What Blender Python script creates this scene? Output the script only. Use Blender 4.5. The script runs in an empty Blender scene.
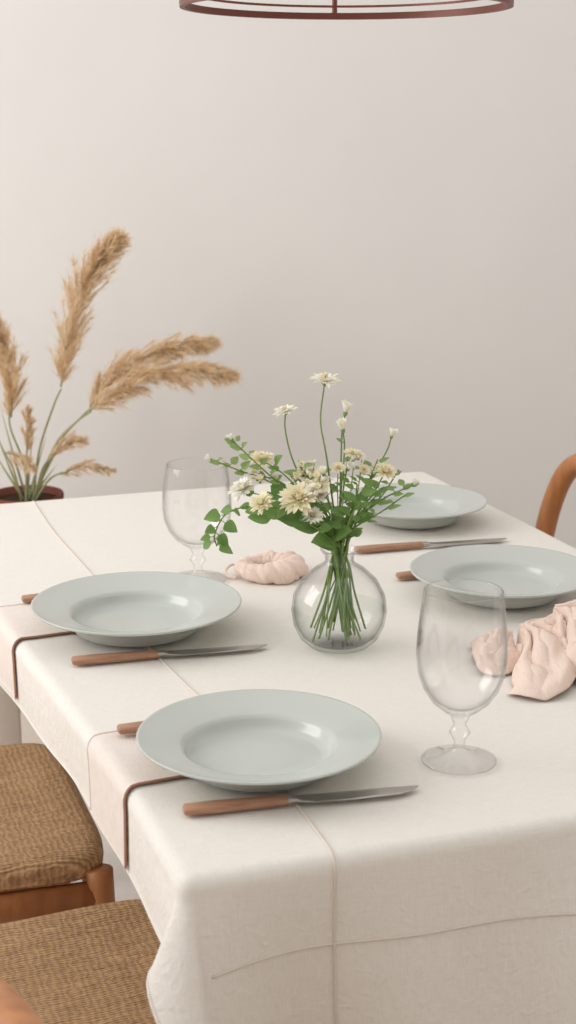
import bpy, math, random
from mathutils import Vector, Matrix, noise
R = random.Random(7)
scene = bpy.context.scene
try:
    scene.view_settings.view_transform = 'Standard'
except Exception: pass
TZ = 0.75
CAMXY = (-0.775, -2.005)
A19 = math.radians(19)
E = Vector((math.cos(A19), -math.sin(A19), 0))   # room "right" axis
F = Vector((math.sin(A19), math.cos(A19), 0))    # room "depth" axis
def room(X, Y, z=0):
    return Vector((CAMXY[0], CAMXY[1], 0)) + E*X + F*Y + Vector((0,0,z))

# ------------------------------------------------------------ materials
def lin(c):
    out=[]
    for v in c:
        v/=255.0
        out.append(v/12.92 if v<=0.04045 else ((v+0.055)/1.055)**2.4)
    return tuple(out)+(1.0,)
def mat(name, col, rough=0.6, spec=0.5, metal=0.0, var=None, vscale=8, stretch=(1,1,1), bump=0.0, bscale=50, bstretch=(1,1,1), sss=0.0, sheen=0.0, dist=0.002, coat=0, trans=0.0):
    m=bpy.data.materials.new(name); m.use_nodes=True
    nt=m.node_tree; b=nt.nodes['Principled BSDF']
    b.inputs['Roughness'].default_value=rough
    b.inputs['Specular IOR Level'].default_value=spec
    b.inputs['Metallic'].default_value=metal
    b.inputs['Base Color'].default_value=lin(col)
    if sheen: b.inputs['Sheen Weight'].default_value=sheen
    if coat: b.inputs['Coat Weight'].default_value=coat; b.inputs['Coat Roughness'].default_value=0.08
    tc=nt.nodes.new('ShaderNodeTexCoord')
    colout=None
    if var:
        mp=nt.nodes.new('ShaderNodeMapping'); mp.inputs['Scale'].default_value=stretch
        nt.links.new(tc.outputs['Object'],mp.inputs['Vector'])
        n=nt.nodes.new('ShaderNodeTexNoise'); n.inputs['Scale'].default_value=vscale; n.inputs['Detail'].default_value=5
        nt.links.new(mp.outputs[0],n.inputs['Vector'])
        r=nt.nodes.new('ShaderNodeValToRGB')
        r.color_ramp.elements[0].position=0.3; r.color_ramp.elements[1].position=0.7
        r.color_ramp.elements[0].color=lin(col); r.color_ramp.elements[1].color=lin(var)
        nt.links.new(n.outputs['Fac'],r.inputs[0]); nt.links.new(r.outputs[0],b.inputs['Base Color']); colout=r.outputs[0]
    if bump:
        mp=nt.nodes.new('ShaderNodeMapping'); mp.inputs['Scale'].default_value=bstretch
        nt.links.new(tc.outputs['Object'],mp.inputs['Vector'])
        n=nt.nodes.new('ShaderNodeTexNoise'); n.inputs['Scale'].default_value=bscale; n.inputs['Detail'].default_value=3
        nt.links.new(mp.outputs[0],n.inputs['Vector'])
        bp=nt.nodes.new('ShaderNodeBump'); bp.inputs['Strength'].default_value=bump; bp.inputs['Distance'].default_value=dist
        nt.links.new(n.outputs['Fac'],bp.inputs['Height']); nt.links.new(bp.outputs[0],b.inputs['Normal'])
    if trans:
        tr=nt.nodes.new('ShaderNodeBsdfTranslucent'); mx=nt.nodes.new('ShaderNodeMixShader'); mx.inputs[0].default_value=trans
        tr.inputs['Color'].default_value=lin(col)
        if colout: nt.links.new(colout,tr.inputs['Color'])
        out=nt.nodes['Material Output']
        nt.links.new(b.outputs[0],mx.inputs[1]); nt.links.new(tr.outputs[0],mx.inputs[2]); nt.links.new(mx.outputs[0],out.inputs[0])
    return m

def linen(name, col, col2, jac=0.0, weave=0.25):
    m=bpy.data.materials.new(name); m.use_nodes=True
    nt=m.node_tree; b=nt.nodes['Principled BSDF']; L=nt.links.new; N=nt.nodes.new
    b.inputs['Roughness'].default_value=0.9; b.inputs['Specular IOR Level'].default_value=0.15
    b.inputs['Sheen Weight'].default_value=0.1
    tc=N('ShaderNodeTexCoord')
    hs=[]
    for sc in ((900,60,60),(60,900,900)):
        mp=N('ShaderNodeMapping'); mp.inputs['Scale'].default_value=sc; L(tc.outputs['Object'],mp.inputs['Vector'])
        n=N('ShaderNodeTexNoise'); n.inputs['Scale'].default_value=1.0; n.inputs['Detail'].default_value=2; L(mp.outputs[0],n.inputs['Vector']); hs.append(n)
    ad=N('ShaderNodeMath'); ad.operation='ADD'; L(hs[0].outputs['Fac'],ad.inputs[0]); L(hs[1].outputs['Fac'],ad.inputs[1])
    big=N('ShaderNodeTexNoise'); big.inputs['Scale'].default_value=9; big.inputs['Detail'].default_value=2; L(tc.outputs['Object'],big.inputs['Vector'])
    b1=N('ShaderNodeBump'); b1.inputs['Strength'].default_value=weave; b1.inputs['Distance'].default_value=0.0008; L(ad.outputs[0],b1.inputs['Height'])
    b2=N('ShaderNodeBump'); b2.inputs['Strength'].default_value=0.3; b2.inputs['Distance'].default_value=0.006; L(big.outputs['Fac'],b2.inputs['Height']); L(b1.outputs[0],b2.inputs['Normal'])
    last=b2
    if jac:
        w=N('ShaderNodeTexNoise'); w.inputs['Scale'].default_value=52; w.inputs['Distortion'].default_value=2.0; w.inputs['Detail'].default_value=0; L(tc.outputs['Object'],w.inputs['Vector'])
        rr=N('ShaderNodeValToRGB'); rr.color_ramp.elements[0].position=0.44; rr.color_ramp.elements[1].position=0.72; L(w.outputs['Fac'],rr.inputs[0])
        sp=N('ShaderNodeSeparateXYZ'); L(tc.outputs['Object'],sp.inputs[0])
        mr=N('ShaderNodeMapRange'); mr.inputs['From Min'].default_value=0.742; mr.inputs['From Max'].default_value=0.70; mr.inputs['To Min'].default_value=0.18; mr.inputs['To Max'].default_value=1.0; L(sp.outputs['Z'],mr.inputs['Value'])
        mu=N('ShaderNodeMath'); mu.operation='MULTIPLY'; L(rr.outputs[0],mu.inputs[0]); L(mr.outputs[0],mu.inputs[1])
        b3=N('ShaderNodeBump'); b3.inputs['Strength'].default_value=jac; b3.inputs['Distance'].default_value=0.0012; L(mu.outputs[0],b3.inputs['Height']); L(last.outputs[0],b3.inputs['Normal']); last=b3
    L(last.outputs[0],b.inputs['Normal'])
    r=N('ShaderNodeValToRGB'); r.color_ramp.elements[0].position=0.35; r.color_ramp.elements[1].position=0.65
    r.color_ramp.elements[0].color=lin(col); r.color_ramp.elements[1].color=lin(col2)
    hf=N('ShaderNodeMath'); hf.operation='MULTIPLY'; hf.inputs[1].default_value=0.5; L(ad.outputs[0],hf.inputs[0])
    L(hf.outputs[0],r.inputs[0]); L(r.outputs[0],b.inputs['Base Color'])
    return m

def glass(name, tint, edge, refl=0.45, base=0.02, pe=6.0, pr=5.0):
    m=bpy.data.materials.new(name); m.use_nodes=True
    nt=m.node_tree; nt.nodes.clear(); N=nt.nodes.new; L=nt.links.new
    out=N('ShaderNodeOutputMaterial'); tr=N('ShaderNodeBsdfTransparent'); gl=N('ShaderNodeBsdfGlossy'); gl.inputs['Roughness'].default_value=0.03
    gl.inputs['Color'].default_value=(1,1,1,1)
    lw=N('ShaderNodeLayerWeight'); lw.inputs['Blend'].default_value=0.5
    mixc=N('ShaderNodeMix'); mixc.data_type='RGBA'
    pw=N('ShaderNodeMath'); pw.operation='POWER'; pw.inputs[1].default_value=pe
    L(lw.outputs['Facing'],pw.inputs[0]); L(pw.outputs[0],mixc.inputs[0])
    mixc.inputs[6].default_value=lin(tint); mixc.inputs[7].default_value=lin(edge)
    L(mixc.outputs[2],tr.inputs['Color'])
    p2=N('ShaderNodeMath'); p2.operation='POWER'; p2.inputs[1].default_value=pr; L(lw.outputs['Facing'],p2.inputs[0])
    ma=N('ShaderNodeMath'); ma.operation='MULTIPLY_ADD'; ma.inputs[1].default_value=refl; ma.inputs[2].default_value=base; L(p2.outputs[0],ma.inputs[0])
    mx=N('ShaderNodeMixShader'); L(ma.outputs[0],mx.inputs[0]); L(tr.outputs[0],mx.inputs[1]); L(gl.outputs[0],mx.inputs[2]); L(mx.outputs[0],out.inputs[0])
    return m

def rush(name):
    m=bpy.data.materials.new(name); m.use_nodes=True
    nt=m.node_tree; b=nt.nodes['Principled BSDF']; L=nt.links.new; N=nt.nodes.new
    b.inputs['Roughness'].default_value=0.75; b.inputs['Specular IOR Level'].default_value=0.25
    tc=N('ShaderNodeTexCoord')
    w=N('ShaderNodeTexWave'); w.bands_direction='Y'; w.inputs['Scale'].default_value=70; w.inputs['Distortion'].default_value=8.0; w.inputs['Detail'].default_value=3; w.inputs['Detail Scale'].default_value=0.35; w.inputs['Detail Roughness'].default_value=0.6
    L(tc.outputs['Object'],w.inputs['Vector'])
    w2=N('ShaderNodeTexWave'); w2.bands_direction='X'; w2.inputs['Scale'].default_value=34; w2.inputs['Distortion'].default_value=5.0; w2.inputs['Detail'].default_value=2; w2.inputs['Detail Scale'].default_value=2.0
    L(tc.outputs['Object'],w2.inputs['Vector'])
    mp=N('ShaderNodeMapping'); mp.inputs['Scale'].default_value=(30,200,80); L(tc.outputs['Object'],mp.inputs['Vector'])
    n=N('ShaderNodeTexNoise'); n.inputs['Scale'].default_value=1; n.inputs['Detail'].default_value=4; n.inputs['Distortion'].default_value=.8; L(mp.outputs[0],n.inputs['Vector'])
    r=N('ShaderNodeValToRGB'); r.color_ramp.elements[0].color=lin((122,88,58)); r.color_ramp.elements[1].color=lin((220,180,136)); r.color_ramp.elements[0].position=0.15; r.color_ramp.elements[1].position=.85
    ml=N('ShaderNodeMath'); ml.operation='MULTIPLY_ADD'; ml.inputs[1].default_value=0.32; L(w.outputs['Fac'],ml.inputs[0])
    m3=N('ShaderNodeMath'); m3.operation='MULTIPLY'; m3.inputs[1].default_value=0.14; L(w2.outputs['Fac'],m3.inputs[0])
    m2=N('ShaderNodeMath'); m2.operation='MULTIPLY_ADD'; m2.inputs[1].default_value=0.72; L(n.outputs['Fac'],m2.inputs[0]); L(m3.outputs[0],m2.inputs[2]); L(m2.outputs[0],ml.inputs[2])
    L(ml.outputs[0],r.inputs[0]); L(r.outputs[0],b.inputs['Base Color'])
    bp=N('ShaderNodeBump'); bp.inputs['Strength'].default_value=0.9; bp.inputs['Distance'].default_value=0.005; L(ml.outputs[0],bp.inputs['Height']); L(bp.outputs[0],b.inputs['Normal'])
    return m

M_wall=mat('wall_paint',(226,222,218),0.95,0.1,var=(223,219,215),vscale=3,bump=0.06,bscale=120)
M_floor=mat('floor_pale',(218,213,207),0.7,0.3,var=(210,204,197),vscale=2,stretch=(1,8,1))
M_cloth=linen('linen_tablecloth',(225,219,210),(234,229,221),0.32)
M_seam=mat('linen_seam',(220,209,198),0.9,0.1)
M_pink=linen('linen_blush',(225,213,203),(234,223,214),weave=.5)
M_pinkN=linen('linen_napkin_pink',(228,204,189),(240,219,206),weave=.6)
M_pipe=mat('piping_rust',(172,126,106),0.8,0.2)
M_plate=mat('ceramic_celadon',(189,193,187),0.25,0.45,var=(193,197,191),vscale=5,coat=0.3)
M_wood=mat('wood_chair',(190,130,82),0.42,0.4,var=(164,104,60),vscale=10,stretch=(6,6,1.2),bump=0.1,bscale=60)
M_handle=mat('wood_handle',(182,142,116),0.5,0.3,var=(156,112,86),vscale=30,stretch=(1,8,8))
M_steel=mat('steel',(176,172,166),0.28,0.5,metal=0.9)
M_rush=rush('rush_seat')
M_glass=glass('glass_clear',(254,254,254),(132,136,134),.75,.032,4.5,3.5)
M_vglass=glass('glass_vase',(254,254,254),(124,132,128),.6,.030,4.5,4)
M_water=glass('water',(253,254,253),(234,240,236),.15,.006,4)
M_white=mat('petal_white',(253,251,245),0.6,0.2,trans=.3)
M_cream=mat('petal_cream',(249,242,214),0.6,0.2,trans=.3)
M_yel=mat('stamen_yellow',(224,202,130),0.7,0.2)
M_stem=mat('stem_green',(126,152,82),0.5,0.3,var=(102,132,64),vscale=30)
M_leaf=mat('leaf_green',(106,144,74),0.45,0.35,var=(134,166,96),vscale=25,trans=.3)
M_leaf2=mat('leaf_pale',(152,176,116),0.5,0.3,var=(126,156,90),vscale=25,trans=.3)
M_pampas=mat('pampas_tan',(240,220,188),0.9,0.1,var=(226,198,160),vscale=30,trans=.4)
M_pstem=mat('pampas_stem',(138,146,108),0.6,0.3,var=(160,150,104),vscale=10)
M_terra=mat('terracotta',(118,62,48),0.7,0.3,var=(104,54,42),vscale=8)
M_soil=mat('soil',(60,45,34),0.95,0.1,bump=0.6,bscale=90)
M_cream_paint=mat('painted_cream',(226,216,204),0.55,0.3)
M_lamp=mat('lamp_metal_brown',(112,62,50),0.45,0.4,metal=0.2)
M_bulb=mat('bulb_glass_white',(240,236,226),0.3,0.5)

# ------------------------------------------------------------ mesh builder
def catmull(pts,n=8):
    pts=[Vector(p) for p in pts]
    if len(pts)<3: 
        return [pts[0].lerp(pts[1],i/n) for i in range(n+1)]
    P=[pts[0]*2-pts[1]]+pts+[pts[-1]*2-pts[-2]]
    out=[]
    for i in range(1,len(P)-2):
        for k in range(n):
            t=k/n; a,b,c,d=P[i-1],P[i],P[i+1],P[i+2]
            out.append(0.5*((2*b)+(c-a)*t+(2*a-5*b+4*c-d)*t*t+(-a+3*b-3*c+d)*t**3))
    out.append(pts[-1]); return out
class Bld:
    def __init__(s): s.v=[]; s.f=[]; s.m=[]
    def add(s,vs,fs,m=0):
        o=len(s.v); s.v+= [tuple(v) for v in vs]; s.f+=[tuple(i+o for i in f) for f in fs]; s.m+=[m]*len(fs)
    def tube(s,pts,rad,seg=8,m=0,flat=1.0,up=None,cap=True):
        pts=[Vector(p) for p in pts]; n=len(pts)
        if not hasattr(rad,'__len__'): rad=[rad]*n
        elif len(rad)!=n:
            rr=[]; k=len(rad)-1
            for i in range(n):
                t=i/(n-1)*k; a=min(int(t),k-1); rr.append(rad[a]*(1-(t-a))+rad[a+1]*(t-a))
            rad=rr
        T=[]
        for i in range(n):
            t=(pts[min(i+1,n-1)]-pts[max(i-1,0)]); T.append(t.normalized() if t.length>1e-9 else Vector((0,0,1)))
        u=Vector(up) if up else (Vector((0,0,1)) if abs(T[0].z)<0.9 else Vector((1,0,0)))
        vs=[]
        for i in range(n):
            u=(u-T[i]*u.dot(T[i])); u=u.normalized() if u.length>1e-6 else Vector((1,0,0))
            w=T[i].cross(u)
            for k in range(seg):
                a=2*math.pi*k/seg
                vs.append(pts[i]+(w*math.cos(a)+u*math.sin(a)*flat)*rad[i])
        fs=[]
        for i in range(n-1):
            for k in range(seg):
                fs.append((i*seg+k,i*seg+(k+1)%seg,(i+1)*seg+(k+1)%seg,(i+1)*seg+k))
        if cap:
            fs.append(tuple(range(seg))[::-1]); fs.append(tuple((n-1)*seg+k for k in range(seg)))
        s.add(vs,fs,m)
    def lathe(s,prof,seg=48,m=0,o=(0,0,0),closed=False):
        n=len(prof); vs=[]; fs=[]
        for r,z in prof:
            for k in range(seg):
                a=2*math.pi*k/seg; vs.append((o[0]+max(r,1e-5)*math.cos(a),o[1]+max(r,1e-5)*math.sin(a),o[2]+z))
        for i in range(n-1 if not closed else n):
            j=(i+1)%n
            for k in range(seg):
                fs.append((i*seg+k,i*seg+(k+1)%seg,j*seg+(k+1)%seg,j*seg+k))
        s.add(vs,fs,m)
    def box(s,c,h,m=0,bev=0.0):
        x,y,z=c; a,b,d=h
        if bev<=0:
            vs=[(x+i*a,y+j*b,z+k*d) for i in(-1,1) for j in(-1,1) for k in(-1,1)]
            s.add(vs,[(0,1,3,2),(4,6,7,5),(0,4,5,1),(2,3,7,6),(0,2,6,4),(1,5,7,3)],m); return
        ring=[]
        for sx,sy,st in ((1,1,0),(-1,1,90),(-1,-1,180),(1,-1,270)):
            for q in range(4):
                an=math.radians(st+q*30); ring.append((x+sx*(a-bev)+bev*math.cos(an),y+sy*(b-bev)+bev*math.sin(an)))
        n=len(ring); vs=[]
        lv=[(-d,0.6),(-d+bev*.4,1),(d-bev*.4,1),(d,0.6)]
        for zz,q in lv:
            for (px,py) in ring:
                sh=bev*(1-q)
                vs.append((px-math.copysign(sh,px-x),py-math.copysign(sh,py-y),z+zz))
        fs=[]
        for i in range(3):
            for k in range(n): fs.append((i*n+k,i*n+(k+1)%n,(i+1)*n+(k+1)%n,(i+1)*n+k))
        fs.append(tuple(range(n))[::-1]); fs.append(tuple(3*n+k for k in range(n)))
        s.add(vs,fs,m)
    def grid(s,fn,nu,nv,m=0):
        vs=[fn(i/nu,j/nv) for j in range(nv+1) for i in range(nu+1)]
        w=nu+1
        s.add(vs,[(j*w+i,j*w+i+1,(j+1)*w+i+1,(j+1)*w+i) for j in range(nv) for i in range(nu)],m)
    def leaf(s,p,d,nrm,L,W,m=0,curl=0.15,tip=0.6,nu=4,nv=6):
        d=Vector(d).normalized(); nrm=Vector(nrm); nrm=(nrm-d*nrm.dot(d))
        nrm=nrm.normalized() if nrm.length>1e-5 else d.orthogonal().normalized()
        w=d.cross(nrm); p=Vector(p)
        def fn(u,v):
            x=(u-0.5)*2; wd=W*0.5*(math.sin(math.pi*min(1,v**tip))**0.8 if 0<v<1 else 0.02)
            return p+d*(v*L)+w*(x*wd)+nrm*(abs(x)*wd*0.35-curl*L*v*v)
        s.grid(fn,nu,nv,m)
    def obj(s,name,mats,loc=(0,0,0),rz=0,smooth=True,auto=None,parent=None):
        me=bpy.data.meshes.new(name); me.from_pydata(s.v,[],s.f)
        for mm in mats: me.materials.append(mm)
        me.polygons.foreach_set('material_index',s.m); me.polygons.foreach_set('use_smooth',[smooth]*len(s.f)); me.update()
        o=bpy.data.objects.new(name,me); scene.collection.objects.link(o); o.location=loc; o.rotation_euler=(0,0,rz)
        if smooth and auto:
            try: me.set_sharp_from_angle(angle=math.radians(auto))
            except Exception: pass
        if parent: o.parent=parent
        return o

# ------------------------------------------------------------ room
def flat(name,X0,X1,Y0,Y1,z0,z1,m):
    b=Bld(); b.box(((X0+X1)/2,(Y0+Y1)/2,(z0+z1)/2),((X1-X0)/2,(Y1-Y0)/2,(z1-z0)/2))
    return b.obj(name,[m],loc=(CAMXY[0],CAMXY[1],0),rz=-A19,smooth=False)
flat('floor',-2.6,1.75,-0.9,3.7,-0.05,0,M_floor)
flat('wall_back',-2.6,1.75,3.62,3.72,0,2.9,M_wall)
flat('wall_right',1.65,1.75,-0.8,3.62,0,2.9,M_wall)
flat('light_block_front',-2.6,1.75,-0.9,-0.8,0,2.9,M_wall)  # unseen panel added behind camera, blocks front world light so the cloth skirt darkens
flat('baseboard_back',-2.6,1.65,3.605,3.62,0,0.09,M_cream_paint)

# ------------------------------------------------------------ table
HX,HY=0.465,0.77
OX=0.010    # table centre offset
b=Bld()
b.box((OX,0,0.73),(HX-0.012,HY-0.012,0.015),bev=0.01)
b.box((OX,0,0.685),(HX-0.06,HY-0.06,0.03),bev=0.004)
for sx in(-1,1):
    for sy in(-1,1):
        b.box((sx*0.405,sy*0.71,0.33),(0.028,0.028,0.33),bev=0.006)
b.obj('dining_table',[M_cream_paint],auto=40)

# cloth mapping
DL,DR,DN,DF=0.082,0.20,0.28,0.12
RB=0.014
def hang(e):
    if e<=0: return 0.0,0.0
    if e<RB*math.pi/2:
        a=e/RB; return RB*math.sin(a),RB*(1-math.cos(a))
    return RB,RB+(e-RB*math.pi/2)
def clothpt(x,y,lift=0.0):
    p=clothpt0(x,y,lift)
    if p.x<0:
        k=min(1,-p.x/HX); s=max(0,min(.62,p.y+.56)); s=s*s/(s+.05)
        p.x-=0.072*s*k
    return p
def clothpt0(x,y,lift=0.0):
    ix=HX-RB; iy=HY-RB
    ex=max(0,abs(x)-ix); ey=max(0,abs(y)-iy); sx=1 if x>0 else -1; sy=1 if y>0 else -1
    z=TZ
    nz=0.0012*noise.noise(Vector((x*5,y*5,1)))
    if ex==0 and ey==0:
        return Vector((x,y,z+nz+lift))
    def wxf(yy,t): return t*(0.05+0.05*math.sin(yy*9+1)+0.03*math.sin(yy*23))
    def wyf(xx,t): return t*(0.12+0.12*math.sin(xx*13+2)+0.10*math.sin(xx*24+1)+0.05*math.sin(xx*7+t*6))
    if ey==0:
        o,dn=hang(ex); t=max(0,dn-0.02)
        return Vector((sx*(ix+o+wxf(y,t)+lift),y,z-dn+nz+lift*(1-min(1,dn/RB))))
    if ex==0:
        o,dn=hang(ey); t=max(0,dn-0.02)
        return Vector((x+t*0.05*math.sin(x*13),sy*(iy+o+wyf(x,t)+lift),z-dn+nz))
    ph=math.atan2(ey,ex); r=math.hypot(ex,ey)
    o,dn=hang(r); t=max(0,dn-0.02)
    c,s_=math.cos(ph),math.sin(ph)
    bul=t*0.36*(math.sin(2*ph)**1.3); lat=t*0.22*math.sin(4*ph)
    px=sx*(ix+(o+wxf(sy*iy,t))*c+ bul*0.8+lat*0.707)
    py=sy*(iy+(o+wyf(sx*ix,t))*s_+ bul*0.6-lat*0.707)
    if s_>0.0: px+= s_*s_*t*0.05*math.sin(sx*ix*13)
    return Vector((px,py,z-dn*0.985+nz))
b=Bld()
x0,x1=-HX+RB-DL-.008,HX-RB+DR; y0,y1=-HY+RB-DN,HY-RB+DF
b.grid(lambda u,v: clothpt(x0+(x1-x0)*u,y0+(y1-y0)*v),220,300)
cloth=b.obj('tablecloth',[M_cloth],loc=(OX,0,0))
b=Bld()
pts=[clothpt(-0.310+0.004*math.sin(y*9),y,0.0008) for y in [y0+(y1-y0)*i/240 for i in range(241)]]
b.tube(pts,0.0017,6)
yy=-HY+RB-0.105
pts=[clothpt(x,yy-0.004*math.sin(x*5),0.0008) for x in [-HX+RB+0.01+(2*HX-2*RB-0.02)*i/160 for i in range(161)]]
b.tube(pts,0.0013,6)
b.obj('seam_stitching',[M_seam],parent=cloth)
b=Bld()
per=[(x0+(x1-x0)*i/100,y0) for i in range(100)]+[(x1,y0+(y1-y0)*i/150) for i in range(150)]+[(x1-(x1-x0)*i/100,y1) for i in range(100)]+[(x0,y1-(y1-y0)*i/150) for i in range(151)]
b.tube([clothpt(*p) for p in per],0.0018,6)
b.obj('hem',[M_cloth],parent=cloth)

def mat_runner(name,xa,ya,yb,dl):
    b=Bld()
    xs=-HX+RB-dl
    def fn(u,v):
        x=xs+(xa-xs)*u; y=ya+(yb-ya)*v+0.003*math.sin(x*30)
        hg=max(0,(-HX+RB-x))
        y-= hg*(.35)
        p=clothpt(x,y,0.0030); p.z+=0.0006*noise.noise(Vector((x*25,y*25,4))); return p
    b.grid(fn,60,30,0)
    b.tube([fn(1-i/60,0)+Vector((-0.0005,0,0.0006)) for i in range(61)],0.0015,6,1)
    b.tube([fn(0,i/26) for i in range(27)],0.0016,6,0)
    b.tube([fn(i/60,1) for i in range(61)],0.0014,6,0)
    return b.obj(name,[M_pink,M_pipe],loc=(OX,0,0))
mat_runner('placemat',-0.25,-0.550,-0.40,0.085)
mat_runner('placemat',-0.25,-0.035,0.115,0.080)

# ------------------------------------------------------------ plates
def plate(x,y,Rr):
    prof=[(0,.0062),(.30,.006),(.50,.0062),(.56,.0075),(.590,.011),(.605,.0155),(.625,.0190),(.66,.0205),(.80,.0240),(.92,.0275),(.975,.0295),(.992,.0302),(1.0,.0295),(.995,.0278),(.90,.0235),(.78,.0190),(.70,.015),(.64,.008),(.60,.002),(.57,0),(.55,.0008),(.52,.002),(0,.0022)]
    k=Rr/0.133
    b=Bld(); b.lathe([(r*Rr,z*1.2*k) for r,z in prof],96)
    return b.obj('dinner_plate',[M_plate],loc=(x,y,TZ+0.0060))
def sh(x,y,d,e=0): return (x-F.x*d+E.x*e,y-F.y*d+E.y*e)
plate(*sh(-0.297,-0.515,.034,.002),0.1315)
plate(*sh(-0.312,-0.006,.047,.006),0.1435)
plate(*sh(0.290,0.405,.022,-.002),0.129)
plate(*sh(0.246,-0.028,.044,-.005),0.137)

# ------------------------------------------------------------ cutlery
def knife(x1,y1,x2,y2,name='table_knife'):
    d=Vector((x2-x1,y2-y1,0)); L=d.length; b=Bld()
    hl=L*0.43
    def stations(st,m,seg=12):
        vs=[];fs=[]
        for (sx,hw,ht,oy,oz) in st:
            for k in range(seg):
                a=2*math.pi*k/seg; ca,sa=math.cos(a),math.sin(a)
                ex=abs(ca)**0.7*math.copysign(1,ca); ez=abs(sa)**0.7*math.copysign(1,sa)
                vs.append((sx,oy+hw*ex,oz+ht*ez))
        n=len(st)
        for i in range(n-1):
            for k in range(seg): fs.append((i*seg+k,(i+1)*seg+k,(i+1)*seg+(k+1)%seg,i*seg+(k+1)%seg))
        fs.append(tuple(range(seg))); fs.append(tuple((n-1)*seg+k for k in range(seg))[::-1])
        b.add(vs,fs,m)
    stations([(0,.006,.003,0,.006),(.002,.0085,.0048,0,.006),(.03,.0095,.0052,0,.006),(hl*.6,.0085,.005,0,.006),(hl-.003,.0075,.0048,0,.006),(hl,.0072,.0045,0,.006)],0)
    if name=='table_knife':
        stations([(hl,.0068,.0042,0,.006),(hl+.008,.006,.0038,0,.006),(hl+.013,.0075,.0018,-.001,.006),(hl+.03,.0100,.0012,-.002,.0055),(hl+.07,.0105,.0011,-.002,.005),(L*.9,.0092,.001,-.001,.0045),(L*.96,.006,.0009,.002,.004),(L,.0012,.0006,.006,.004)],1)
    else:
        stations([(hl,.0055,.004,0,.006),(hl+.01,.0035,.0025,0,.006),(L*.66,.003,.002,0,.006),(L*.70,.008,.0014,0,.005),(L*.76,.0115,.0012,0,.004),(L*.79,.0115,.0012,0,.0045)],1)
        for q in(-1.5,-.5,.5,1.5):
            b.tube([(L*.785,q*.0062,.0045),(L*.9,q*.0062,.004),(L,q*.0058,.007)],[.0016,.0014,.0008],6,1)
    return b.obj(name,[M_handle,M_steel],loc=(x1,y1,TZ+0.0015),rz=math.atan2(d.y,d.x),auto=50)
knife(-0.415,-0.637,-0.168,-0.663)
knife(-0.434,-0.161,-0.1755,-0.183)
knife(0.107,0.221,0.377,0.207)
knife(-0.432,-0.418,-0.24,-0.422,'dinner_fork').location.z+=0.004
knife(-0.452,0.117,-0.25,0.118,'dinner_fork').location.z+=0.003
knife(0.112,0.058,0.32,0.062,'dinner_fork')

# ------------------------------------------------------------ goblets
def goblet(x,y,kx=1.0,kz=1.0):
    prof=[(0,0),(.038,0),(.041,.001),(.0412,.0022),(.036,.0038),(.022,.0065),(.010,.011),(.0062,.017),(.0058,.024),(.0085,.0285),(.0115,.034),(.0085,.0395),(.0062,.043),(.0082,.047),(.0098,.0505),(.0115,.0545),(.020,.060),(.032,.0705),(.041,.0845),(.0468,.102),(.0490,.122),(.0482,.145),(.0455,.170),(.0425,.193),(.0419,.1947),(.0410,.193),(.0441,.170),(.0468,.145),(.0476,.122),(.0453,.103),(.0393,.086),(.0305,.073),(.018,.064),(.008,.061),(0,.060)]
    P=[(r*kx,z*kz) for r,z in prof]
    b=Bld(); b.lathe(P,72)
    return b.obj('wine_goblet',[M_glass],loc=(x,y,TZ+0.0015))
goblet(-0.095,-0.6025)
goblet(-0.175,0.161,1.08,0.93)

# ------------------------------------------------------------ vase + flowers
VX,VY=-0.083,-0.203
vase_empty=bpy.data.objects.new('flower_vase',None); scene.collection.objects.link(vase_empty); vase_empty.location=(VX,VY,TZ+0.0015)
b=Bld()
b.lathe([(0,.001),(.030,0),(.040,.003),(.052,.014),(.0605,.032),(.0635,.052),(.0605,.072),(.050,.092),(.034,.107),(.0225,.1145),(.0185,.119),(.0195,.1265),(.0245,.1325),(.0255,.1345),(.0235,.1345),(.0178,.1265),(.0168,.119),(.0205,.113),(.0325,.105),(.048,.0905),(.0580,.0715),(.061,.052),(.058,.033),(.050,.0175),(.038,.008),(.028,.006),(0,.006)],72)
b.obj('glass_body',[M_vglass],parent=vase_empty)
b=Bld()
b.lathe([(0,.0065),(.028,.0065),(.038,.0085),(.0495,.0178),(.0575,.033),(.0603,.048),(.0604,.056),(0,.056)],64)
b.obj('water',[M_water],parent=vase_empty,auto=40)
def FP(dx,dh,d=0.0):
    return E*(dx*0.00129)+F*d+Vector((0,0,0.133+dh*0.00133))
fb=Bld()  # mats: 0 stem 1 leaf 2 leaf pale 3 white 4 cream 5 yellow
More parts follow.
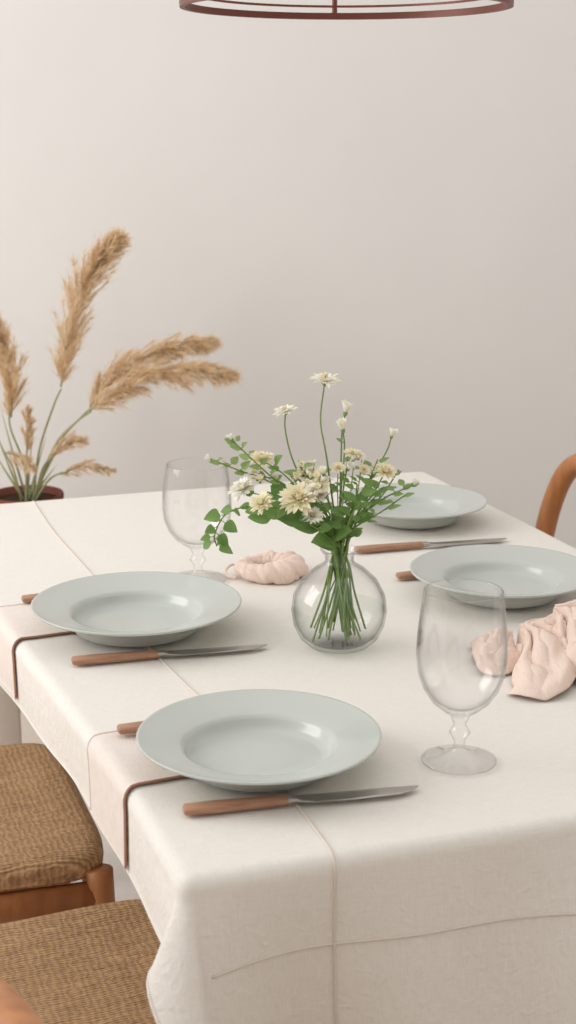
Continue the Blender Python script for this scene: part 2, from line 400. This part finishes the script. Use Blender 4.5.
def bloom(p,n,r,kind='daisy',pm=None):
    p=Vector(p); n=Vector(n).normalized(); a=n.orthogonal().normalized(); c=n.cross(a)
    layers={'daisy':[(20,1.0,0.25),(18,.85,.5),(14,.6,.9)],'mum':[(22,.95,.0),(22,.95,.45),(20,.85,.9),(16,.7,1.5),(12,.55,3)],'bud':[(8,1.0,1.7),(7,.85,2.3)]}[kind]
    if pm is None: pm={'daisy':3,'mum':4 if R.random()<.55 else 3,'bud':3}[kind]
    for (k,l,lift) in layers:
        off=R.random()
        for i in range(k):
            an=2*math.pi*(i+off)/k+R.uniform(-.15,.15); o=a*math.cos(an)+c*math.sin(an)
            d=(o+n*(lift+R.uniform(-.2,.2))).normalized()
            L=r*l*R.uniform(.82,1.1)
            fb.leaf(p+o*r*.08,d,n-o*0.2,L,L*(.28 if kind!='bud' else .5),pm if R.random()<.8 else 4,curl=(R.uniform(-.05,.2) if kind!='bud' else -.1),tip=1.5,nu=2,nv=5)
    if kind!='bud':
        for i in range(22):
            an=R.uniform(0,6.28); rr=r*.22*math.sqrt(R.random()); q=p+(a*math.cos(an)+c*math.sin(an))*rr
            fb.tube([q,q+n*r*R.uniform(.3,.5)],[r*.025,r*.04],4,5 if R.random()<.4 else 4)
    fb.tube([p-n*r*.28,p-n*r*.1,p+n*r*.08],[r*.08,r*.2,r*.18],8,2)
def stem(path,rad=0.0013,m=0):
    first=path[0]
    sx=-math.copysign(1,first[0]+R.uniform(-6,6))*R.uniform(4,30)
    base=E*(sx*0.00129)+F*R.uniform(-.03,.03)+Vector((0,0,R.uniform(.012,.03)))
    neck=E*R.uniform(-.010,.010)+F*R.uniform(-.010,.010)+Vector((0,0,.124))
    pts=[base,base.lerp(neck,.5)+E*R.uniform(-.003,.003),neck]+[FP(*q) for q in path]
    cp=catmull(pts,8); fb.tube(cp,[rad*1.1,rad*1.1,rad,rad*.8,rad*.7],6,m)
    return cp
UP=Vector((0,0,1))
def leaves(cp,t0,t1,n,L,m=1,round_=.55):
    for i in range(n):
        t=t0+(t1-t0)*(i+.5)/n; k=min(len(cp)-2,int(t*(len(cp)-1))); p=cp[k]; d=(cp[k+1]-cp[k]).normalized()
        side=(E*(1 if i%2 else -1)+F*R.uniform(-.9,.9)).normalized()
        dd=(d*.5+side+UP*R.uniform(-.2,.4)).normalized()
        l=L*R.uniform(.7,1.2)
        q=p+dd*l*.3
        fb.tube([p,q],[.0007,.0005],5,0)
        fb.leaf(q,dd,(UP*.6-F*.7+E*R.uniform(-.5,.5)),l,l*round_*R.uniform(.9,1.2),m,curl=R.uniform(0,.25))
def sprig(cp,n,r):
    tip=cp[-1]; k0=cp[-4]
    for i in range(n):
        q=tip+E*R.uniform(-.016,.016)+F*R.uniform(-.012,.012)+UP*R.uniform(-.010,.010)
        fb.tube([k0,k0.lerp(q,.5)+UP*.001,q],.0005,5,0)
        bloom(q,UP+E*R.uniform(-.6,.6)-F*R.uniform(-.2,.8),r*R.uniform(.7,1.1),'bud' if R.random()<.6 else 'daisy',R.choice((3,4)))
c=stem([(-6,40,.0),(-14,95,.0),(-20,130,.0),(-16,168,.0)]); bloom(c[-1],UP*1+E*.05-F*.12,.021,'daisy')
c=stem([(-22,40,.01),(-46,85,.01),(-55,118,.01),(-55,137,.01)]); bloom(c[-1],UP-E*.2-F*.2,.016,'daisy')
c=stem([(0,40,.01),(1,90,.01),(2,120,.01),(5,136,.01)]); bloom(c[-1],UP+E*.2,.016,'bud')
c=stem([(0,45,.0),(4,100,.0),(2,122,-.01)]); bloom(c[-1],UP-E*.2,.016,'bud'); leaves(c,.6,.9,3,.012,2)
c=stem([(14,40,.02),(38,80,.02),(48,98,.02),(52,111,.02)]); bloom(c[-1],UP+E*.3,.012,'bud')
c=stem([(14,35,-.02),(32,60,-.02),(44,82,-.02)]); bloom(c[-1],UP+E*.4-F*.2,.016,'mum'); leaves(c,.5,.9,5,.018,1)
c=stem([(18,30,.0),(44,52,.0),(60,60,.0),(74,66,.0)]); bloom(c[-1],UP+E*.6,.010,'bud'); leaves(c,.45,.98,10,.015,2,.5)
c=stem([(-12,25,-.02),(-30,48,-.04),(-42,60,-.05)]); bloom(c[-1],UP*.9-F*.5-E*.1,.026,'mum',4)
c=stem([(-25,30,.0),(-65,52,-.01),(-98,63,-.01)]); bloom(c[-1],UP*.9-F*.2-E*.5,.020,'mum'); leaves(c,.4,.95,9,.026,1,.75)
c=stem([(-22,35,.02),(-55,70,.03),(-79,86,.03)]); bloom(c[-1],UP*.9-F*.1,.018,'mum'); leaves(c,.5,.95,6,.020,1,.6)
c=stem([(-20,25,-.03),(-50,45,-.04),(-78,56,-.05)]); bloom(c[-1],UP*.7-F*.4-E*.4,.018,'mum'); leaves(c,.45,.9,8,.026,1,.8)
c=stem([(-25,40,.0),(-70,75,.0),(-95,98,.0),(-109,111,.0)]); bloom(c[-1],UP-E*.4,.009,'bud'); leaves(c,.55,.98,12,.015,2,.6)
c=stem([(-25,35,.02),(-70,65,.02),(-105,80,.01),(-130,90,.01)]); bloom(c[-1],UP*.6-E,.009,'bud'); leaves(c,.55,.98,12,.015,2,.6)
c=stem([(-25,28,-.02),(-75,48,-.02),(-112,42,-.02),(-126,20,-.02),(-124,8,-.02)]); leaves(c,.4,.99,18,.020,1,.75)
c=stem([(-8,20,-.02),(-22,36,-.04),(-28,44,-.05)]); bloom(c[-1],UP-F*.6,.014,'mum')
c=stem([(0,40,-.01),(5,75,-.01),(7,92,-.01)]); sprig(c,6,.011)
c=stem([(-15,40,.0),(-28,65,.0),(-35,80,-.01)]); sprig(c,7,.012)
c=stem([(-8,40,-.02),(-16,62,-.02),(-20,76,-.03)]); sprig(c,9,.012)
c=stem([(-10,40,-.03),(-24,55,-.03),(-30,66,-.04)]); sprig(c,8,.012)
c=stem([(10,40,.01),(26,62,.01),(36,76,.01)]); sprig(c,6,.011)
c=stem([(-30,45,.0),(-62,70,.0),(-80,74,.0)]); sprig(c,5,.010)
c=stem([(-10,30,-.02),(-20,48,-.03),(-26,58,-.04)]); sprig(c,5,.011)
c=stem([(8,25,-.02),(14,50,-.03),(16,72,-.03)]); leaves(c,.45,1,9,.020,1,.55)
c=stem([(6,25,-.03),(10,42,-.04),(20,58,-.04)]); leaves(c,.45,1,7,.020,1,.5)
c=stem([(-10,20,-.02),(-45,35,-.03),(-75,44,-.04)]); leaves(c,.5,1,8,.028,1,.75)
c=stem([(-10,30,-.01),(-30,60,-.01),(-42,92,-.01)]); leaves(c,.4,1,10,.018,2,.5)
c=stem([(10,30,.01),(30,70,.01),(38,90,.01)]); leaves(c,.5,1,8,.014,2,.4)
c=stem([(12,22,-.01),(40,42,-.02),(68,62,-.02)]); leaves(c,.5,1,8,.016,2,.4)
c=stem([(14,24,.02),(42,50,.02),(60,78,.02)]); leaves(c,.45,1,10,.015,2,.4)
c=stem([(12,24,.0),(30,50,-.01),(44,66,-.01)]); leaves(c,.45,1,9,.018,1,.6)
for i in range(9):
    xx=R.uniform(-50,38); c=stem([(xx*.3,25,R.uniform(-.02,.02)),(xx*.8,55,R.uniform(-.03,.03)),(xx*1.1,R.uniform(65,95),R.uniform(-.03,.03))],.0009,0); leaves(c,.5,1,6,.012,R.choice((1,2,2)),.45)
fb.obj('flower_bouquet',[M_stem,M_leaf,M_leaf2,M_white,M_cream,M_yel],parent=vase_empty)

# ------------------------------------------------------------ napkins
def nz(x,y,s): return noise.noise(Vector((x,y,s)))
b=Bld()
def ringfn(u,v):
    a=2*math.pi*u; q=2*math.pi*v
    ca,sa=math.cos(a),math.sin(a)
    w1=nz(ca*1.6,sa*1.6,3.1)+.5*nz(ca*4,sa*4,5.2)
    crease=abs(math.sin(q*1.5+a*3.5+2.2*w1))**.6
    crease2=abs(math.sin(a*10+1.5*math.sin(q)+2*w1))**.7
    mn=0.0105*(1+.28*crease+.14*crease2+.35*w1)*(1+.28*math.cos(a+.3)); mj=0.035+.004*w1
    z=.0130+mn*math.sin(q)*1.05; r=mj+mn*1.10*math.cos(q)
    return Vector((r*ca*1.15,r*sa*1.05,max(z,0.0002)))
b.grid(ringfn,200,90)
b.tube(catmull([(-.038,.01,.012),(-.055,.016,.014),(-.066,.004,.008),(-.062,-.012,.004),(-.05,-.02,.003)],8),.0022,6,0)
b.obj('tied_napkin_ring',[M_pinkN,M_pipe],loc=(-0.066,0.148,TZ+0.001),rz=-.25)

def fan(b,cx,cy,a0,a1,L0,folds,H,seed,z0=0.0):
    """gathered fabric fanning out from a pinched point: rounded ridges and sharp valleys"""
    def fn(u,v):
        a=a0+(a1-a0)*u+ .30*nz(v*2.4,u*2.5,seed)
        Lr=L0*(.82+.16*math.sin(u*9+seed)+.16*nz(u*4,1,seed+3))
        r=Lr*(.03+.97*v)
        ph=folds*math.pi*u+2.6*nz(u*2.6,v*2.8,seed+5)
        rid=abs(math.sin(ph))**.8
        rid2=abs(math.sin(ph*2.1+1+v*5+3*nz(u*5,v*5,seed+9)))**.7
        prof=(math.sin(math.pi*min(1,(.22+.76*v)))**.75)
        side=math.sin(math.pi*min(1,max(0,u)))**.35
        h=z0*(1-v)**.5*side+H*prof*side*(.44+.42*rid+.14*rid2)*(1+.35*nz(u*3,v*3,seed+12))
        h+=.006*rid*v**3*side
        h+=.003*nz(u*14,v*10,seed+2)*side
        tw=.012*math.cos(ph)*v*(.4+.6*(1-v))
        ta=a+math.pi/2
        return Vector((cx+r*math.cos(a)+tw*math.cos(ta),cy+r*math.sin(a)+tw*math.sin(ta),max(.0012,h)))
    b.grid(fn,170,90)
b=Bld()
fan(b,-.035,.040,-1.9,1.1,.150,6,.040,1.0,.020)
fan(b,.010,.040,-2.2,.5,.150,5,.048,4.0,.036)
fan(b,-.045,.030,1.9,4.9,.072,4,.030,8.0,.020)
fan(b,.03,.03,-.2,2.2,.09,5,.040,11.0,.034)
fan(b,.045,-.005,-2.6,.3,.085,4,.042,15.0,.028)
o=b.obj('crumpled_napkin',[M_pinkN],loc=(0.148,-0.365,TZ+0.001),rz=-.2)
o.modifiers.new('sol','SOLIDIFY').thickness=.0012

# ------------------------------------------------------------ chairs
def chair(x,y,rz):
    b=Bld()
    def hoop(s):
        return [(-.235,-.195,0),(-.212,-.198,.22),(-.212,-.202,.44),(-.240,-.212,.60),(-.262,-.207,.70),(-.275,-.170,.764),(-.284,-.09,.792),(-.288,0,.798)]
    h=hoop(1); full=h+[(p[0],-p[1],p[2]) for p in h[:-1][::-1]]
    b.tube(catmull(full,7),[.014,.018,.020,.021,.021,.021,.021,.021,.021,.021,.021,.020,.018,.014],14,0)
    b.tube(catmull([(-.235,-.20,.57),(-.262,0,.574),(-.235,.20,.57)],10),.012,10,0,flat=1.5)
    for s in(-1,1):
        b.tube(catmull([(.222,s*.228,0),(.210,s*.222,.22),(.202,s*.216,.436)],6),[.013,.017,.019],12,0)
        b.tube([(.204,s*.216,.398),(-.205,s*.198,.398)],.016,10,0,flat=1.35)
        b.tube([(.210,s*.222,.20),(-.212,s*.196,.22)],.010,8,0)
    b.tube([(.204,-.216,.398),(.204,.216,.398)],.016,10,0,flat=1.35)
    b.tube([(-.207,-.2,.398),(-.207,.2,.398)],.016,10,0,flat=1.35)
    b.tube([(.210,-.222,.25),(.210,.222,.25)],.010,8,0)
    N=160; rings=[(.0,.449),(.35,.450),(.6,.453),(.78,.457),(.9,.4605),(.965,.458),(.995,.450),(1.0,.439),(.995,.428),(.96,.421),(.88,.418),(0,.418)]
    vs=[]
    for q,z in rings:
        for k in range(N):
            a=2*math.pi*k/N; ca,sa=math.cos(a),math.sin(a)
            ex=math.copysign(abs(ca)**.28,ca); ey=math.copysign(abs(sa)**.28,sa)
            px=.222*ex*max(q,.001)+.0; py=(.212+.016*ex)*ey*max(q,.001)
            vs.append((px,py,z+.0012*nz(px*14,py*60,2)*q))
    fs=[]
    for i in range(len(rings)-1):
        for k in range(N): fs.append((i*N+k,(i+1)*N+k,(i+1)*N+(k+1)%N,i*N+(k+1)%N)[::-1])
    b.add(vs,fs,1)
    return b.obj('dining_chair',[M_wood,M_rush],loc=(x,y,0),rz=rz)
chair(-0.600,0.100,0)
chair(-0.545,-0.465,0)
chair(0.460,0.465,math.pi)
chair(-0.352,-1.045,math.radians(12))

# ------------------------------------------------------------ pampas
pc=room(-0.581,3.3,0)
flat_pl=Bld(); flat_pl.box((0,0,.2475),(.13,.13,.2475),bev=.008)
flat_pl.obj('plant_stand',[M_cream_paint],loc=pc,rz=-A19,auto=40)
pot=bpy.data.objects.new('potted_pampas_grass',None); scene.collection.objects.link(pot); pot.location=pc+Vector((0,0,.496))
b=Bld()
b.lathe([(0,0),(.052,0),(.056,.004),(.074,.118),(.080,.120),(.082,.138),(.080,.142),(.074,.140),(.072,.125),(0,.123)],48)
b.lathe([(0,.127),(.071,.127)],32,1)
b.obj('terracotta_pot',[M_terra,M_soil],parent=pot)
def PP(dx,dh,d=0): return E*(dx*.00222)+F*d+Vector((0,0,.149+dh*.00222))
pb=Bld()
def plume(spine,width,n,seed,droop=.25):
    rr=random.Random(seed)
    cp=catmull([PP(*q) for q in spine],14); K=len(cp)-1
    pb.tube(cp,[.0022,.0012,.0006],5,1)
    nb=max(14,n//38)
    for bi in range(nb):
        tb=(bi+rr.random())/nb; tb=tb**.9
        k=min(K-1,int(tb*K)); p0=cp[k].lerp(cp[k+1],rr.random()); d=(cp[k+1]-cp[k]).normalized()
        a=rr.uniform(0,6.283); o1=d.orthogonal().normalized(); o2=d.cross(o1); o=o1*math.cos(a)+o2*math.sin(a)
        env=(math.sin(math.pi*min(1,(tb*.84+.14)))**.7)*(1-.35*tb); env=max(env,.2)
        BL=width*env*rr.uniform(1.3,2.4)
        bd=(d*rr.uniform(1.0,1.8)+o*rr.uniform(.45,1.0)).normalized()
        bp=[p0.copy()]
        for s in range(5):
            bp.append(bp[-1]+bd*(BL/5)); bd=(bd+Vector((0,0,-1))*droop*rr.uniform(.1,.4)+d*.08).normalized()
        for i in range(60):
            s=rr.random()*4.99; q=bp[int(s)].lerp(bp[int(s)+1],s-int(s)); dd=(bp[int(s)+1]-bp[int(s)]).normalized()
            dirv=(dd*1.5+Vector((rr.uniform(-1,1),rr.uniform(-1,1),rr.uniform(-1,1)))*.9).normalized()
            L=width*.40*rr.uniform(.5,1.6)
            pts=[]
            for t in range(4):
                pts.append(q.copy()); q=q+dirv*(L/3); dirv=(dirv+Vector((0,0,-1))*droop*.2+dd*.15).normalized()
            w=rr.uniform(.0005,.0009); sv=dirv.cross(Vector((rr.uniform(-1,1),rr.uniform(-1,1),rr.uniform(-1,1)))).normalized()*w
            vs=[]
            for t,x in enumerate(pts):
                f=1-(t/3)*.7; vs+= [x-sv*f,x+sv*f]
            pb.add(vs,[(2*t,2*t+1,2*t+3,2*t+2) for t in range(3)],0)
def pstem(path,r=.003):
    pb.tube(catmull([PP(*q) for q in path],10),[r,r*.8,r*.6],6,1)
pstem([(6,-10,0),(14,40,0),(30,85,0),(38,102,0)]); plume([(38,104,0),(46,150,0),(62,200,0),(80,228,-.01),(97,246,-.02)],.047,5600,1,.15)
pstem([(8,-10,.0),(30,45,.0),(55,72,.0),(68,84,.0)]); plume([(66,84,0),(85,112,0),(120,133,0),(158,147,0),(186,149,0)],.040,4600,2,.5)
pstem([(9,-10,-.02),(28,40,-.03),(52,70,-.04),(70,84,-.05)]); plume([(68,84,-.05),(95,103,-.05),(130,119,-.05),(172,125,-.05),(205,120,-.05)],.041,5000,3,.5)
pstem([(2,-10,.02),(-5,30,.02),(-15,60,.02),(-16,80,.02)]); plume([(-14,72,.02),(-12,100,.02),(-17,135,.02),(-26,170,.02)],.038,3600,4,.1)
pstem([(2,-10,-.04),(4,30,-.04),(5,45,-.04)]); plume([(5,42,-.04),(6,60,-.04),(8,84,-.04)],.021,1100,5,.1)
pstem([(8,-10,-.03),(20,25,-.05),(30,40,-.06)]); plume([(28,36,-.06),(42,50,-.06),(62,56,-.06)],.021,1100,6,.3)
pstem([(9,-10,-.03),(26,15,-.05),(40,24,-.06)]); plume([(38,22,-.06),(60,30,-.06),(88,27,-.06)],.021,1200,7,.5)
pstem([(-3,-10,-.03),(-8,25,-.05),(-16,45,-.06),(-22,60,-.06)],.0025)
plume([(-15,44,-.06),(0,40,-.07),(14,32,-.08)],.021,800,8,.5)
for (dx,dh) in ((-30,70),(-22,88),(20,60),(45,70),(-40,50),(12,70),(30,30)):
    pb.leaf(PP(dx*.1,-10,R.uniform(-.02,.02)),PP(dx,dh,R.uniform(-.05,.05))-PP(dx*.1,-4,0),-F,math.hypot(dx,dh)*.0024,.006,1,curl=.12,tip=.35)
pb.obj('pampas_stems',[M_pampas,M_pstem],parent=pot)

# ------------------------------------------------------------ pendant lamp
pl=room(.076,2.1,0)
b=Bld()
z0=1.5795; rl=.2145; ru=.2145; zt=1.80
def ring(r,z,hw,ht,m=0):
    b.lathe([(r-hw,z-ht),(r+hw,z-ht),(r+hw,z+ht),(r-hw,z+ht)],96,m,closed=True)
ring(rl,z0,.0035,.0045); ring(ru,zt,.003,.004); ring(rl-.02,z0+.012,.0015,.0015)
for k in range(4):
    a=A19+0.04+math.pi/2-2*A19+k*math.pi/2
    c_,s_=math.cos(a),math.sin(a)
    b.tube([(rl*c_,rl*s_,z0),(ru*c_,ru*s_,zt)],.004,8)
    b.tube([(ru*c_,ru*s_,zt),(.02*c_,.02*s_,zt+.01)],.003,8)
b.lathe([(0,zt+.03),(.022,zt+.03),(.026,zt+.01),(.026,zt-.05),(.020,zt-.055),(0,zt-.055)],32)
b.lathe([(0,zt-.13),(.018,zt-.125),(.03,zt-.10),(.028,zt-.08),(.015,zt-.055),(0,zt-.055)],32,1)
b.tube([(0,0,zt+.03),(0,0,2.88)],.003,8)
b.lathe([(0,2.90),(.05,2.90),(.05,2.885),(0,2.88)],32)
b.obj('pendant_lamp',[M_lamp,M_bulb],loc=(pl.x,pl.y,0),auto=40)

# ------------------------------------------------------------ light & world
w=bpy.data.worlds.new('World'); scene.world=w; w.use_nodes=True
bg=w.node_tree.nodes['Background']; bg.inputs[0].default_value=(1.0,0.992,0.985,1); bg.inputs[1].default_value=1.0
def area(name,loc,target,size,power,col=(1,1,1)):
    l=bpy.data.lights.new(name,'AREA'); l.energy=power; l.shape='RECTANGLE'; l.size=size[0]; l.size_y=size[1]; l.color=col
    o=bpy.data.objects.new(name,l); scene.collection.objects.link(o); o.location=loc
    o.rotation_euler=(Vector(target)-Vector(loc)).to_track_quat('-Z','Y').to_euler(); return o
area('window_light',room(-2.5,1.9,2.0),(.2,.3,1.0),(1.6,1.6),40,(1,.985,.965))

cam=bpy.data.cameras.new('camera'); co=bpy.data.objects.new('camera',cam); scene.collection.objects.link(co)
cam.sensor_fit='VERTICAL'; cam.sensor_height=24; cam.sensor_width=13.5; cam.lens=24*1524/1024
cam.dof.use_dof=True; cam.dof.focus_distance=1.9; cam.dof.aperture_fstop=5.6
co.location=(CAMXY[0],CAMXY[1],1.417); co.rotation_euler=(math.radians(76),0,-A19)
scene.camera=co
